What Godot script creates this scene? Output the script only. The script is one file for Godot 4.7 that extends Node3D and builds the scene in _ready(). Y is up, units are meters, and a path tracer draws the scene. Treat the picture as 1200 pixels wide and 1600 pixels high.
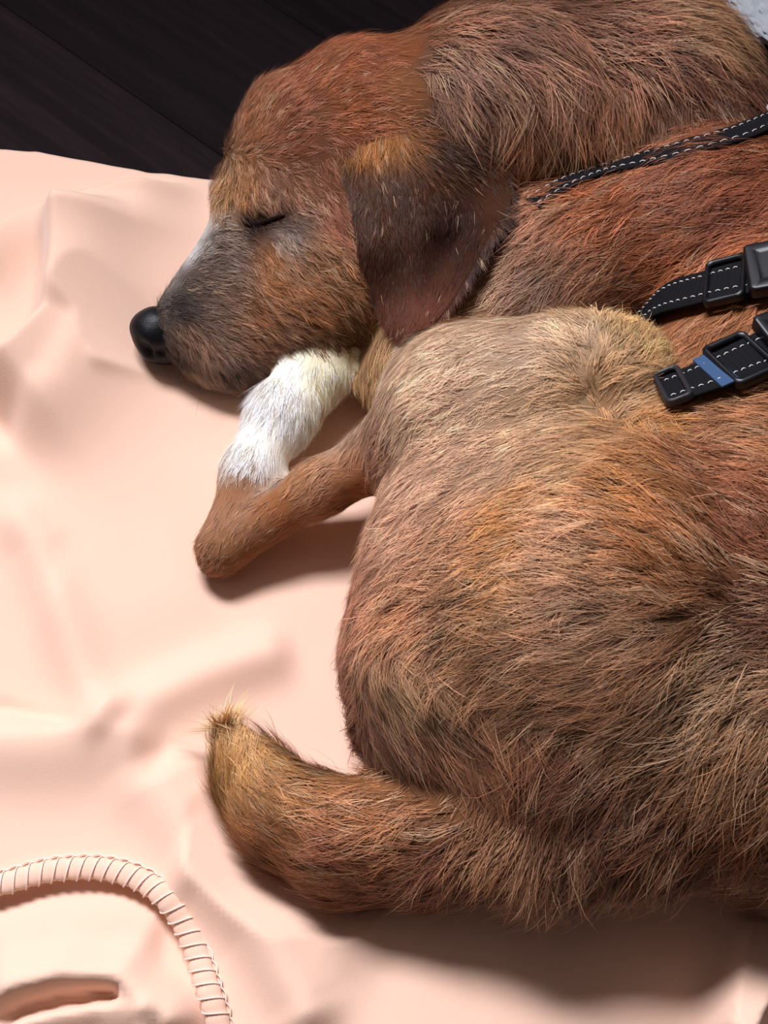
extends Node3D
# A wire-haired dog asleep on a pale pink fleece blanket that lies on a dark plank floor, by a window.
# Places are read off as (picture x, picture y, height above the floor) for the 1200 x 1600 frame and turned into points in metres once.

const BALD := false
const FOV := 45.0
const EYE := Vector3(0.0, 0.618, 0.329)
var cam_x := Vector3.RIGHT
var cam_y := Vector3.UP
var cam_z := Vector3.BACK
var focal := 800.0 / tan(deg_to_rad(FOV * 0.5))
var rng := RandomNumberGenerator.new()
var noise := FastNoiseLite.new()

# ---------------------------------------------------------------- helpers
func ray(px: float, py: float) -> Vector3:
	return (cam_x * ((px - 600.0) / focal) + cam_y * ((800.0 - py) / focal) - cam_z).normalized()

func at(px: float, py: float, h: float) -> Vector3:
	var d := ray(px, py)
	return EYE + d * ((h - EYE.y) / d.y)

func lin(hex: String) -> Color:
	return Color(hex).srgb_to_linear()

func mat(color: Color, rough := 0.7, metal := 0.0) -> StandardMaterial3D:
	var m := StandardMaterial3D.new()
	m.albedo_color = color
	m.roughness = rough
	m.metallic = metal
	return m

func tag(o: Node, label := "", category := "", kind := "", group := "") -> void:
	if label: o.set_meta("label", label)
	if category: o.set_meta("category", category)
	if kind: o.set_meta("kind", kind)
	if group: o.set_meta("group", group)

func put(called: String, mesh: Mesh, m: Material, parent: Node) -> MeshInstance3D:
	var o := MeshInstance3D.new()
	o.name = called
	o.mesh = mesh
	o.material_override = m
	parent.add_child(o, true)
	return o

func thing(called: String, where := Vector3.ZERO) -> Node3D:
	var o := Node3D.new()
	o.name = called
	o.position = where
	add_child(o, true)
	return o

func array_mesh(v: PackedVector3Array, n: PackedVector3Array, f: PackedInt32Array, c := PackedColorArray(), uv := PackedVector2Array()) -> ArrayMesh:
	var a := []
	a.resize(Mesh.ARRAY_MAX)
	a[Mesh.ARRAY_VERTEX] = v
	if n.size(): a[Mesh.ARRAY_NORMAL] = n
	if c.size(): a[Mesh.ARRAY_COLOR] = c
	if uv.size(): a[Mesh.ARRAY_TEX_UV] = uv
	a[Mesh.ARRAY_INDEX] = f
	var m := ArrayMesh.new()
	m.add_surface_from_arrays(Mesh.PRIMITIVE_TRIANGLES, a)
	return m

# smooth normals of an indexed mesh whose front faces run clockwise
func normals(v: PackedVector3Array, f: PackedInt32Array) -> PackedVector3Array:
	var n := PackedVector3Array()
	n.resize(v.size())
	for i in range(0, f.size(), 3):
		var a := f[i]
		var b := f[i + 1]
		var c := f[i + 2]
		var k := (v[c] - v[a]).cross(v[b] - v[a])
		n[a] += k
		n[b] += k
		n[c] += k
	for i in n.size():
		n[i] = n[i].normalized()
	return n

# Catmull-Rom through points
func spline(pts: Array, steps: int) -> PackedVector3Array:
	var out := PackedVector3Array()
	for i in pts.size() - 1:
		var p0: Vector3 = pts[maxi(i - 1, 0)]
		var p1: Vector3 = pts[i]
		var p2: Vector3 = pts[i + 1]
		var p3: Vector3 = pts[mini(i + 2, pts.size() - 1)]
		for k in steps:
			out.append(p1.cubic_interpolate(p2, p0, p3, float(k) / steps))
	out.append(pts[pts.size() - 1])
	return out

# resample a polyline at an even spacing
func even(pts: PackedVector3Array, gap: float) -> PackedVector3Array:
	var c := Curve3D.new()
	c.bake_interval = gap * 0.5
	for p in pts: c.add_point(p)
	var total := c.get_baked_length()
	var n := maxi(int(total / gap), 2)
	var out := PackedVector3Array()
	for i in n + 1:
		out.append(c.sample_baked(total * i / n))
	return out

class Builder:
	var v := PackedVector3Array()
	var f := PackedInt32Array()
	# a loft through rings of equal size; closed rings
	func loft(rings: Array, caps := true) -> void:
		var n: int = rings[0].size()
		var at0 := v.size()
		for r in rings: v.append_array(r)
		for i in rings.size() - 1:
			for k in n:
				var a := at0 + i * n + k
				var b := at0 + i * n + (k + 1) % n
				f.append_array([a, b, a + n, b, b + n, a + n])
		if caps:
			for e in 2:
				var ring: PackedVector3Array = rings[0] if e == 0 else rings[rings.size() - 1]
				var mid := Vector3.ZERO
				for p in ring: mid += p / n
				var m := v.size()
				v.append_array(ring)
				v.append(mid)
				for k in n:
					var a := m + k
					var b := m + (k + 1) % n
					if e == 0: f.append_array([a, m + n, b])
					else: f.append_array([a, b, m + n])
	func tube(pts: PackedVector3Array, r0: float, r1: float, sides := 8, up := Vector3.UP) -> void:
		var rings := []
		for i in pts.size():
			var d := (pts[mini(i + 1, pts.size() - 1)] - pts[maxi(i - 1, 0)]).normalized()
			var x := d.cross(up).normalized()
			if x.length() < 0.5: x = d.cross(Vector3(0.3, 0.2, 1)).normalized()
			var y := x.cross(d)
			var r := lerpf(r0, r1, float(i) / maxi(pts.size() - 1, 1))
			var ring := PackedVector3Array()
			for k in sides:
				var w := -TAU * k / sides
				ring.append(pts[i] + (x * cos(w) + y * sin(w)) * r)
			rings.append(ring)
		loft(rings)

# ---------------------------------------------------------------- the dog's shape: tapered capsules joined smoothly, in groups
const HEAD := 0
const NECK := 1
const FORE := 2
const TRUNK := 3
const THIGH := 4
const LEG := 5
const TAIL := 6
const CALF := 7
const EAR := 8
var socket: Array = []   # the fold of the closed eye
var pa := PackedVector3Array()
var pd := PackedVector3Array()
var pil := PackedFloat32Array()
var pr := PackedFloat32Array()
var pdr := PackedFloat32Array()
var gstart := PackedInt32Array()
var gcentre := PackedVector3Array()
var greach := PackedFloat32Array()
var gk := PackedFloat32Array()
var near_group := 0
var passed_over := PackedInt32Array()   # groups left out while straps are laid under them

func group_of(k: float, chains: Array) -> void:   # chains of [px, py, height cm, radius cm]
	gstart.append(pa.size())
	var first := pa.size()
	for chain in chains:
		for i in maxi(chain.size() - 1, 1):
			var a: Array = chain[i]
			var b: Array = chain[mini(i + 1, chain.size() - 1)]
			var p := at(a[0], a[1], a[2] * 0.01)
			var q := at(b[0], b[1], b[2] * 0.01)
			var d := q - p
			pa.append(p)
			pd.append(d)
			pil.append(1.0 / maxf(d.length_squared(), 1e-9))
			pr.append(a[3] * 0.01)
			pdr.append((b[3] - a[3]) * 0.01)
	var lo := Vector3.ONE * 9.0
	var hi := Vector3.ONE * -9.0
	for i in range(first, pa.size()):
		var r := Vector3.ONE * maxf(pr[i], pr[i] + pdr[i])
		lo = lo.min(pa[i] - r).min(pa[i] + pd[i] - r)
		hi = hi.max(pa[i] + r).max(pa[i] + pd[i] + r)
	gcentre.append((lo + hi) * 0.5)
	greach.append((hi - lo).length() * 0.5)
	gk.append(k)

func field(p: Vector3) -> float:
	var best := 9.0
	var closest := 9.0
	for g in gk.size():
		if p.distance_to(gcentre[g]) - greach[g] > best + 0.012 or passed_over.has(g): continue
		var k := gk[g]
		var d := 9.0
		for i in range(gstart[g], gstart[g + 1]):
			var q := p - pa[i]
			var t := clampf(q.dot(pd[i]) * pil[i], 0.0, 1.0)
			var e := (q - pd[i] * t).length() - pr[i] - pdr[i] * t
			var w := k - absf(d - e)
			d = minf(d, e)
			if w > 0.0: d -= w * w / (4.0 * k)
		if d < closest:
			closest = d
			near_group = g
		var u := 0.007 - absf(d - best)
		best = minf(best, d)
		if u > 0.0: best -= u * u / 0.028
	if socket.size() and p.distance_squared_to(socket[0]) < 0.0016:
		var sa: Vector3 = socket[0]
		var sd: Vector3 = socket[1] - sa
		var st := clampf((p - sa).dot(sd) / sd.length_squared(), 0.0, 1.0)
		var c := 0.0038 - (p - sa - sd * st).length()
		var x := 0.006 - absf(c - best)
		best = maxf(best, c)
		if x > 0.0: best += x * x / 0.024
	return maxf(best, 0.0095 - p.y)

func gradient(p: Vector3) -> Vector3:
	var e := 0.0015
	return Vector3(field(p + Vector3(e, 0, 0)) - field(p - Vector3(e, 0, 0)), field(p + Vector3(0, e, 0)) - field(p - Vector3(0, e, 0)), field(p + Vector3(0, 0, e)) - field(p - Vector3(0, 0, e))).normalized()

func trace(px: float, py: float) -> Vector3:
	var d := ray(px, py)
	var t := 0.3
	for i in 90:
		var s := field(EYE + d * t)
		if s < 0.0004 or t > 1.2: break
		t += s * 0.8
	return EYE + d * t

func shape_dog() -> void:
	group_of(0.018, [   # head
		[[298, 522, 3.2, 1.7], [330, 500, 3.7, 2.1], [470, 400, 5.8, 3.8]],
		[[292, 484, 4.2, 1.3], [376, 358, 7.2, 1.7]],
		[[325, 556, 2.3, 1.4], [365, 556, 2.6, 1.6], [450, 510, 4.0, 2.6]],
		[[455, 300, 8.0, 3.3], [610, 215, 8.6, 4.9]],
		[[392, 298, 8.0, 1.9], [470, 225, 8.8, 3.4]],
		[[470, 215, 9.0, 3.6], [545, 190, 9.0, 4.5]],
		[[500, 440, 5.6, 3.4], [560, 400, 6.0, 4.4]],
		[[500, 490, 4.6, 2.4], [545, 470, 5.0, 2.6]],
		[[610, 215, 8.6, 4.9], [560, 400, 6.0, 4.4]]])
	group_of(0.03, [   # neck
		[[640, 215, 8.6, 5.0], [760, 175, 9.5, 5.4], [1020, 168, 9.0, 5.6], [1090, 285, 7.2, 4.6], [1220, 370, 7.0, 5.0]]])
	group_of(0.025, [   # shoulder, foreleg tucked under
		[[1290, 400, 8.0, 6.5], [1120, 375, 8.0, 5.6], [880, 430, 6.5, 4.6], [690, 560, 4.4, 3.6], [630, 600, 3.0, 2.4]]])
	group_of(0.04, [   # chest, belly, flank
		[[1260, 430, 7.0, 7.5], [1210, 640, 6.5, 7.2], [1150, 800, 6.2, 7.6], [1080, 960, 6.5, 8.4]],
		[[1080, 960, 6.5, 8.4], [900, 1100, 6.0, 7.6]],
		[[1150, 900, 6.5, 8.0], [1230, 1120, 7.6, 8.0]]])
	group_of(0.035, [   # thigh and rump
		[[930, 940, 8.2, 8.0], [1000, 745, 9.0, 5.0]],
		[[940, 950, 8.0, 8.0], [748, 1030, 6.0, 5.9], [738, 1115, 4.6, 4.9]],
		[[930, 940, 8.0, 8.0], [775, 850, 7.0, 5.2], [785, 740, 7.6, 4.8]]])
	group_of(0.012, [   # shank, hock, foot
		[[700, 680, 7.4, 3.2], [615, 702, 6.0, 1.9], [500, 762, 4.4, 1.35], [350, 860, 2.5, 1.2]],
		[[345, 855, 2.4, 1.2], [392, 735, 3.2, 1.35], [440, 650, 3.2, 1.8], [500, 575, 3.2, 1.85], [560, 520, 2.8, 1.9]],
		[[392, 745, 2.8, 1.1], [450, 770, 2.7, 0.6]]])
	group_of(0.02, [   # tail
		[[1020, 1235, 6.8, 4.5], [850, 1275, 5.6, 3.5], [680, 1300, 4.0, 2.8], [548, 1316, 3.1, 2.5], [446, 1275, 2.7, 2.1], [388, 1210, 2.5, 1.5], [366, 1172, 2.4, 0.8]]])
	group_of(0.02, [   # calf lying over the thigh, up to the knee
		[[1010, 682, 10.0, 2.1], [945, 622, 11.0, 3.2], [880, 632, 10.4, 4.0], [745, 655, 9.0, 4.3], [670, 705, 7.0, 3.4]],
		[[745, 655, 9.0, 4.3], [690, 605, 7.2, 3.0]]])
	gstart.append(pa.size())
	var e0 := trace(386, 346)
	var e1 := trace(438, 339)
	socket = [e0 + gradient(e0) * 0.003, e1 + gradient(e1) * 0.003]

var skin_v := PackedVector3Array()
var skin_n := PackedVector3Array()
var skin_f := PackedInt32Array()
var skin_g := PackedInt32Array()

func mesh_dog() -> void:   # surface nets over the blocks of cells that the surface can cross
	var cell := 0.004
	var lo := Vector3(-0.19, 0.0, -0.34)
	var nb := Vector3i(17, 7, 20)
	var n := nb * 8 + Vector3i.ONE
	var val := PackedFloat32Array()
	val.resize(n.x * n.y * n.z)
	val.fill(1.0)
	var sy := n.x
	var sz := n.x * n.y
	var reach := cell * 8.0 * 0.87 + 0.012
	var blocks: Array[Vector3i] = []
	for bz in nb.z:
		for by in nb.y:
			for bx in nb.x:
				var c := lo + Vector3(bx + 0.5, by + 0.5, bz + 0.5) * cell * 8.0
				if absf(field(c)) > reach: continue
				blocks.append(Vector3i(bx, by, bz))
				for z in range(bz * 8, bz * 8 + 9):
					for y in range(by * 8, by * 8 + 9):
						var row := y * sy + z * sz
						for x in range(bx * 8, bx * 8 + 9):
							if val[row + x] == 1.0:
								val[row + x] = field(lo + Vector3(x, y, z) * cell)
	var index := {}
	var corners: Array[Vector3i] = []
	for k in 8: corners.append(Vector3i(k & 1, (k >> 1) & 1, k >> 2))
	var offs := PackedInt32Array()
	for c in corners: offs.append(c.x + c.y * sy + c.z * sz)
	for b in blocks:
		for z in range(b.z * 8, b.z * 8 + 8):
			for y in range(b.y * 8, b.y * 8 + 8):
				for x in range(b.x * 8, b.x * 8 + 8):
					var base := x + y * sy + z * sz
					var mask := 0
					for k in 8:
						if val[base + offs[k]] < 0.0: mask |= 1 << k
					if mask == 0 or mask == 255: continue
					var sum := Vector3.ZERO
					var cnt := 0
					for k in 8:
						for ax in [1, 2, 4]:
							if k & ax: continue
							var a := val[base + offs[k]]
							var e := val[base + offs[k | ax]]
							if (a < 0.0) != (e < 0.0):
								sum += Vector3(corners[k]).lerp(Vector3(corners[k | ax]), a / (a - e))
								cnt += 1
					index[base] = skin_v.size()
					var p := lo + (Vector3(x, y, z) + sum / cnt) * cell
					skin_v.append(p)
	for base in index:
		for ax in 3:
			var step: int = [1, sy, sz][ax]
			var a := val[base]
			var e := val[base + step]
			if (a < 0.0) == (e < 0.0): continue
			var u: int = [sy, sz, 1][ax]
			var w: int = [sz, 1, sy][ax]
			if not (index.has(base - u) and index.has(base - w) and index.has(base - u - w)): continue
			var i0: int = index[base]
			var i1: int = index[base - u]
			var i2: int = index[base - u - w]
			var i3: int = index[base - w]
			if a < 0.0: skin_f.append_array([i0, i2, i1, i0, i3, i2])
			else: skin_f.append_array([i0, i1, i2, i0, i2, i3])
	skin_n.resize(skin_v.size())
	skin_g.resize(skin_v.size())
	for i in skin_v.size():
		skin_n[i] = gradient(skin_v[i])
		field(skin_v[i])
		skin_g[i] = near_group

# the hanging ear: a flap with thickness, draped over skull and cheek
func mesh_ear() -> void:
	var left := [[520, 196], [538, 252], [553, 325], [562, 395], [580, 452], [594, 490], [606, 514]]
	var right := [[705, 138], [768, 208], [800, 312], [772, 378], [736, 436], [698, 490], [664, 516]]
	var rows := 31
	var cols := 17
	var l3 := []
	var r3 := []
	for p in left: l3.append(Vector3(p[0], p[1], 0))
	for p in right: r3.append(Vector3(p[0], p[1], 0))
	var ls := spline(l3, 5)
	var rs := spline(r3, 5)
	var depth := PackedFloat32Array()
	var dirs := PackedVector3Array()
	var least := PackedFloat32Array()
	for j in rows:
		for i in cols:
			var u := float(i) / (cols - 1)
			var p := ls[j].lerp(rs[j], u)
			p.y += 14.0 * sin(PI * u) * smoothstep(0.75, 1.0, float(j) / (rows - 1))
			dirs.append(ray(p.x, p.y))
			var hit := trace(p.x, p.y)
			least.append(minf((hit - EYE).length(), 0.8))
			depth.append(least[least.size() - 1])
	for it in 60:
		var next := depth.duplicate()
		for j in rows:
			for i in cols:
				var s := 0.0
				for o in [[-1, 0], [1, 0], [0, -1], [0, 1]]:
					s += depth[clampi(j + o[1], 0, rows - 1) * cols + clampi(i + o[0], 0, cols - 1)]
				next[j * cols + i] = minf(s * 0.25, least[j * cols + i] - 0.003)
		depth = next
	for j in rows:                                   # near its root the ear is one with the skull
		var hold := 1.0 - smoothstep(0.08, 0.4, float(j) / (rows - 1))
		for i in cols: depth[j * cols + i] = lerpf(depth[j * cols + i], least[j * cols + i], hold)
	var first := skin_v.size()
	for side in 2:
		for j in rows:
			for i in cols:
				var u := float(i) / (cols - 1)
				var v := float(j) / (rows - 1)
				var k := j * cols + i
				var lift := 0.004 * sin(PI * u)                               # the flap bellies out
				lift += 0.007 * exp(-pow((u - 0.93) / 0.09, 2.0)) * smoothstep(0.25, 0.45, v) * (1.0 - smoothstep(0.8, 1.0, v))   # rolled rear edge
				lift -= 0.006 * exp(-pow((u - 0.72) / 0.14, 2.0) - pow((v - 0.5) / 0.16, 2.0))   # hollow in front of it
				lift += 0.003 * exp(-pow((u - 0.42) / 0.1, 2.0)) * smoothstep(0.2, 0.4, v) * (1.0 - smoothstep(0.7, 1.0, v))
				lift *= smoothstep(-0.1, 0.25, v)
				lift += lerpf(-0.008, 0.003, smoothstep(0.0, 0.3, v))
				var edge := minf(minf(u, 1.0 - u) * 8.0, (1.0 - v) * 10.0)
				var thick := 0.0016 * sqrt(clampf(edge, 0.02, 1.0))
				skin_v.append(EYE + dirs[k] * (depth[k] - lift + (-thick if side == 0 else thick)))
	var n := rows * cols
	var tri := PackedInt32Array()
	for side in 2:
		for j in rows - 1:
			for i in cols - 1:
				var a := first + side * n + j * cols + i
				var q := [a, a + 1, a + cols, a + 1, a + cols + 1, a + cols]
				if side == 1: q = [a, a + cols, a + 1, a + 1, a + cols, a + cols + 1]
				tri.append_array(PackedInt32Array(q))
	var rim := []
	for j in rows: rim.append(j * cols)
	for i in range(1, cols): rim.append((rows - 1) * cols + i)
	for j in range(rows - 2, -1, -1): rim.append(j * cols + cols - 1)
	for k in rim.size() - 1:
		var a: int = first + rim[k]
		var b: int = first + rim[k + 1]
		tri.append_array([a, a + n, b, b, a + n, b + n])
	var nn := normals(skin_v, tri)
	for i in range(first, skin_v.size()):
		skin_n.append(nn[i])
		skin_g.append(EAR)
	skin_f.append_array(tri)

# ---------------------------------------------------------------- the coat
# group, x, y, growth direction x, y, length mm, lift degrees, colour, share of pale strands
const COAT := [
	[0, 300, 540, 0.5, 0.8, 10, 25, "80604f", 0.25], [0, 300, 585, 0.3, 1.0, 9, 30, "8f7a68", 0.4], [0, 370, 595, 0.4, 0.9, 10, 20, "54423a", 0.1],
	[0, 300, 440, 0.8, 0.3, 8, 18, "685549", 0.2], [0, 276, 470, 0.8, 0.3, 8, 18, "3a302e", 0.0], [0, 280, 560, 0.5, 0.9, 8, 18, "4a3e39", 0.1], [0, 322, 352, 0.5, -0.6, 10, 18, "f4ebe4", 0.3], [0, 298, 398, 0.5, -0.6, 9, 18, "efe6e0", 0.3], [0, 272, 440, 0.5, -0.6, 8, 18, "8a7e78", 0.2],
	[0, 338, 378, 0.8, 0.1, 10, 18, "7a665c", 0.3], [0, 316, 410, 0.8, 0.1, 10, 18, "685549", 0.2], [0, 294, 440, 0.8, 0.1, 9, 18, "574840", 0.1], [0, 350, 390, 0.8, 0.2, 10, 18, "7a665c", 0.4], [0, 350, 460, 0.9, 0.2, 10, 22, "7d5f4e", 0.3],
	[0, 400, 500, 0.9, 0.35, 12, 25, "8c5e42", 0.35], [0, 430, 440, 0.85, 0.4, 12, 25, "936240", 0.35], [0, 420, 400, 0.5, 0.9, 10, 20, "97633f", 0.3],
	[0, 440, 365, 0.6, 0.8, 10, 20, "85736a", 0.45], [0, 405, 345, 0.9, 0.2, 9, 18, "42302a", 0.0], [0, 385, 340, 0.5, 0.4, 9, 18, "402e27", 0.0],
	[0, 440, 345, 0.9, 0.3, 8, 18, "4a352b", 0.1], [0, 345, 300, -0.4, 0.5, 10, 30, "a67a52", 0.35], [0, 350, 245, -0.7, -0.7, 13, 40, "b3957a", 0.45],
	[0, 380, 290, 0.1, 0.8, 9, 25, "9c6840", 0.3], [0, 420, 300, 0.2, 0.9, 9, 22, "7d5540", 0.4], [0, 460, 290, 0.6, 0.7, 10, 20, "83563e", 0.3],
	[0, 400, 190, 0.5, -0.8, 10, 20, "8d5a3e", 0.3], [0, 450, 230, 0.8, -0.4, 10, 18, "865039", 0.25], [0, 470, 130, 0.7, -0.6, 10, 18, "8a5036", 0.2],
	[0, 560, 100, 0.95, -0.1, 9, 14, "8f5032", 0.1], [0, 640, 80, 1.0, 0.0, 10, 14, "8f5232", 0.15], [0, 640, 140, 1.0, -0.1, 9, 12, "98603c", 0.15],
	[0, 560, 170, 0.9, -0.1, 10, 18, "8d5030", 0.1], [0, 520, 260, 0.6, 0.8, 9, 16, "7b4a35", 0.25], [0, 530, 350, 0.7, 0.7, 11, 20, "7a4630", 0.25],
	[0, 500, 400, 0.8, 0.5, 13, 26, "90623f", 0.4], [0, 540, 450, 0.75, 0.6, 14, 26, "8f603f", 0.35], [0, 480, 480, 0.85, 0.5, 13, 26, "8f603f", 0.3],
	[0, 450, 540, 0.7, 0.7, 13, 28, "6e5040", 0.4], [0, 530, 520, 0.6, 0.8, 14, 28, "68492f", 0.2],
	[1, 690, 90, 0.6, 0.75, 22, 24, "795847", 0.5], [1, 720, 170, 0.5, 0.85, 26, 24, "73513f", 0.45], [1, 760, 230, 0.2, 1.0, 26, 22, "7b553b", 0.35],
	[1, 800, 290, -0.15, 1.0, 24, 18, "896042", 0.35], [1, 720, 40, 0.9, 0.2, 24, 26, "815641", 0.3], [1, 800, 60, 0.85, 0.4, 30, 26, "7d5542", 0.35],
	[1, 850, 120, 0.2, 0.95, 34, 26, "815845", 0.45], [1, 850, 220, -0.3, 1.0, 34, 22, "8d5f42", 0.4], [1, 950, 60, 0.95, 0.3, 32, 28, "7b503d", 0.35],
	[1, 940, 160, 0.05, 1.0, 34, 26, "7b4e38", 0.4], [1, 950, 230, -0.15, 1.0, 30, 18, "865f41", 0.5], [1, 1050, 40, 1.0, 0.1, 28, 20, "8f684b", 0.4],
	[1, 1060, 100, 0.9, 0.55, 32, 28, "6c4536", 0.35], [1, 1050, 190, 0.25, 1.0, 28, 22, "79503a", 0.4], [1, 1140, 60, 0.95, 0.4, 22, 16, "8d6849", 0.35],
	[1, 1150, 120, 0.7, 0.75, 28, 24, "623d30", 0.25], [1, 900, 225, 0.0, 1.0, 36, 32, "947153", 0.5], [1, 980, 215, 0.05, 1.0, 38, 34, "896246", 0.5], [1, 1060, 190, 0.1, 1.0, 38, 34, "7b553d", 0.45], [1, 1140, 170, 0.25, 1.0, 34, 32, "5e4030", 0.4], [1, 880, 250, 0.0, 1.0, 34, 30, "875d41", 0.45], [1, 1020, 215, 0.1, 1.0, 30, 26, "7d583b", 0.45], [1, 1100, 190, 0.3, 1.0, 28, 26, "6a4736", 0.35], [1, 1180, 170, 0.6, 0.9, 20, 14, "513429", 0.2],
	[2, 1180, 300, -0.95, 0.1, 20, 15, "7c4630", 0.15], [2, 1050, 300, -0.95, 0.2, 20, 15, "844e36", 0.2], [2, 950, 320, -0.9, 0.35, 22, 16, "8f5234", 0.25],
	[2, 880, 370, -0.85, 0.5, 24, 18, "8f6046", 0.35], [2, 1050, 390, -0.9, 0.35, 20, 16, "8f5232", 0.25], [2, 850, 440, -0.75, 0.6, 24, 20, "8c6a58", 0.45],
	[2, 780, 420, -0.75, 0.6, 24, 18, "a07c62", 0.4], [2, 740, 480, -0.8, 0.55, 20, 16, "b48c6c", 0.4], [2, 640, 560, -0.6, 0.8, 16, 14, "c29a7c", 0.4],
	[2, 585, 560, -0.3, 1.0, 12, 12, "bd9168", 0.3], [2, 1180, 400, -0.95, 0.3, 18, 15, "8f5030", 0.2],
	[3, 1050, 570, -0.5, 0.8, 16, 18, "9c6846", 0.35], [3, 1120, 520, -0.5, 0.8, 16, 18, "96603f", 0.3], [3, 1180, 660, -0.8, -0.1, 18, 16, "966444", 0.3],
	[3, 1120, 740, -0.85, -0.35, 22, 16, "905a3e", 0.25], [3, 1180, 850, -0.75, -0.65, 24, 18, "7e4c36", 0.25], [3, 1190, 960, -0.9, -0.2, 24, 20, "5d3c2c", 0.3],
	[3, 1150, 1050, -0.85, 0.5, 28, 22, "7d5c40", 0.5], [3, 1180, 1150, -0.7, 0.8, 28, 24, "755238", 0.35], [3, 1150, 1300, -0.5, 0.9, 28, 20, "6c422c", 0.25],
	[3, 1000, 1250, -0.6, 0.8, 30, 22, "6e4a38", 0.35], [3, 850, 1200, -0.4, 0.9, 28, 20, "6d4634", 0.25], [3, 1050, 1120, -0.9, 0.4, 30, 24, "7d593e", 0.4],
	[4, 620, 820, -0.95, 0.15, 14, 14, "b3846a", 0.4], [4, 560, 950, -0.95, 0.3, 14, 14, "a06c54", 0.3], [4, 540, 1080, -0.9, 0.3, 16, 16, "8a5a48", 0.3],
	[4, 650, 740, -0.9, 0.3, 14, 14, "b58a70", 0.45], [7, 720, 620, -0.85, 0.35, 13, 12, "c49c7e", 0.5], [7, 720, 560, -0.9, 0.3, 12, 12, "c7a284", 0.5],
	[7, 820, 540, -0.9, 0.25, 13, 12, "c4a084", 0.5], [7, 910, 530, -0.4, -0.5, 13, 18, "c09c7c", 0.45], [7, 985, 530, 0.5, -0.7, 16, 26, "b08a5c", 0.3],
	[7, 980, 600, 0.6, -0.3, 15, 20, "a67c54", 0.3], [7, 1035, 660, 0.7, -0.4, 16, 22, "a5703f", 0.35], [7, 860, 640, -0.9, 0.2, 14, 13, "b58e6c", 0.45],
	[4, 780, 720, -0.95, 0.2, 15, 14, "b0876a", 0.4], [4, 920, 720, -0.95, 0.05, 15, 14, "a87e5a", 0.35], [4, 700, 850, -0.98, 0.1, 17, 15, "ad7b5c", 0.4],
	[4, 820, 800, -0.98, 0.1, 17, 15, "ad7648", 0.35], [4, 1000, 760, -0.9, -0.25, 20, 18, "a06a40", 0.35], [4, 920, 850, -0.9, -0.35, 20, 20, "a47656", 0.45],
	[4, 1040, 850, -0.85, -0.5, 22, 18, "96603c", 0.35], [4, 800, 920, -0.98, 0.15, 20, 18, "a0704a", 0.4], [4, 950, 960, -0.97, 0.2, 26, 20, "9c7256", 0.5],
	[4, 640, 960, -0.95, 0.3, 18, 16, "9c6a4c", 0.35], [4, 740, 1020, -0.9, 0.4, 24, 20, "8a6246", 0.4], [4, 870, 1060, -0.93, 0.38, 28, 22, "8a6248", 0.45],
	[4, 620, 1060, 0.8, 0.5, 20, 20, "8d6c50", 0.55], [4, 690, 1110, 0.85, 0.5, 24, 22, "765440", 0.4], [4, 600, 1150, 0.6, 0.7, 20, 20, "6c4a3c", 0.3],
	[4, 550, 1180, 0.3, 0.9, 18, 18, "8d8068", 0.5], [4, 1000, 1050, -0.93, 0.36, 28, 22, "94694e", 0.5], [4, 770, 1160, 0.7, 0.6, 26, 20, "7a5038", 0.3],
	[4, 680, 1180, 0.7, 0.6, 24, 20, "835840", 0.3],
	[5, 620, 670, -0.8, 0.5, 12, 12, "a5866f", 0.5], [5, 590, 710, -0.85, 0.5, 12, 14, "936954", 0.4], [5, 560, 760, -0.9, 0.35, 12, 13, "996545", 0.25],
	[5, 470, 740, -0.85, 0.5, 9, 13, "996a47", 0.25], [5, 430, 785, -0.8, 0.6, 8, 13, "8a5533", 0.15], [5, 340, 860, -0.6, 0.8, 7, 13, "855a3e", 0.2],
	[5, 400, 850, -0.7, 0.6, 7, 13, "855a3e", 0.2], [5, 365, 770, -0.4, 0.9, 8, 13, "926447", 0.25], [5, 390, 738, -0.3, 0.9, 8, 13, "976c4b", 0.25],
	[5, 395, 712, -0.3, 0.9, 11, 13, "f4efe8", 0.3], [5, 420, 650, -0.3, 0.9, 11, 13, "f8f4ee", 0.3], [5, 440, 600, -0.2, 0.95, 12, 13, "f6f1e6", 0.3],
	[5, 460, 690, -0.2, 0.95, 10, 14, "efe6d4", 0.3], [5, 510, 600, 0.0, 1.0, 11, 14, "e6d8b4", 0.3], [5, 520, 650, 0.0, 1.0, 11, 16, "d8c4a0", 0.3],
	[6, 362, 1165, -0.4, -1.0, 32, 14, "c09a70", 0.5], [6, 385, 1195, -0.15, -1.0, 18, 22, "b08454", 0.4], [6, 345, 1230, -0.5, -0.8, 16, 16, "a0703f", 0.3], [6, 420, 1200, -0.5, -0.8, 16, 18, "ad7d4c", 0.35],
	[6, 470, 1250, -0.75, -0.6, 18, 18, "9a683f", 0.25], [6, 450, 1330, -0.85, -0.4, 18, 16, "8a5838", 0.2], [6, 560, 1260, -0.9, -0.2, 20, 18, "96623f", 0.3],
	[6, 560, 1340, -0.95, -0.05, 20, 16, "7d4c34", 0.2], [6, 650, 1290, -0.9, 0.15, 22, 18, "885838", 0.3], [6, 700, 1360, -0.7, 0.6, 24, 18, "6d4230", 0.2],
	[6, 780, 1300, -0.6, 0.7, 28, 20, "7d573e", 0.4], [6, 900, 1320, -0.4, 0.9, 30, 20, "694634", 0.35], [6, 1050, 1320, -0.35, 0.95, 30, 20, "6a4432", 0.35],
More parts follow.
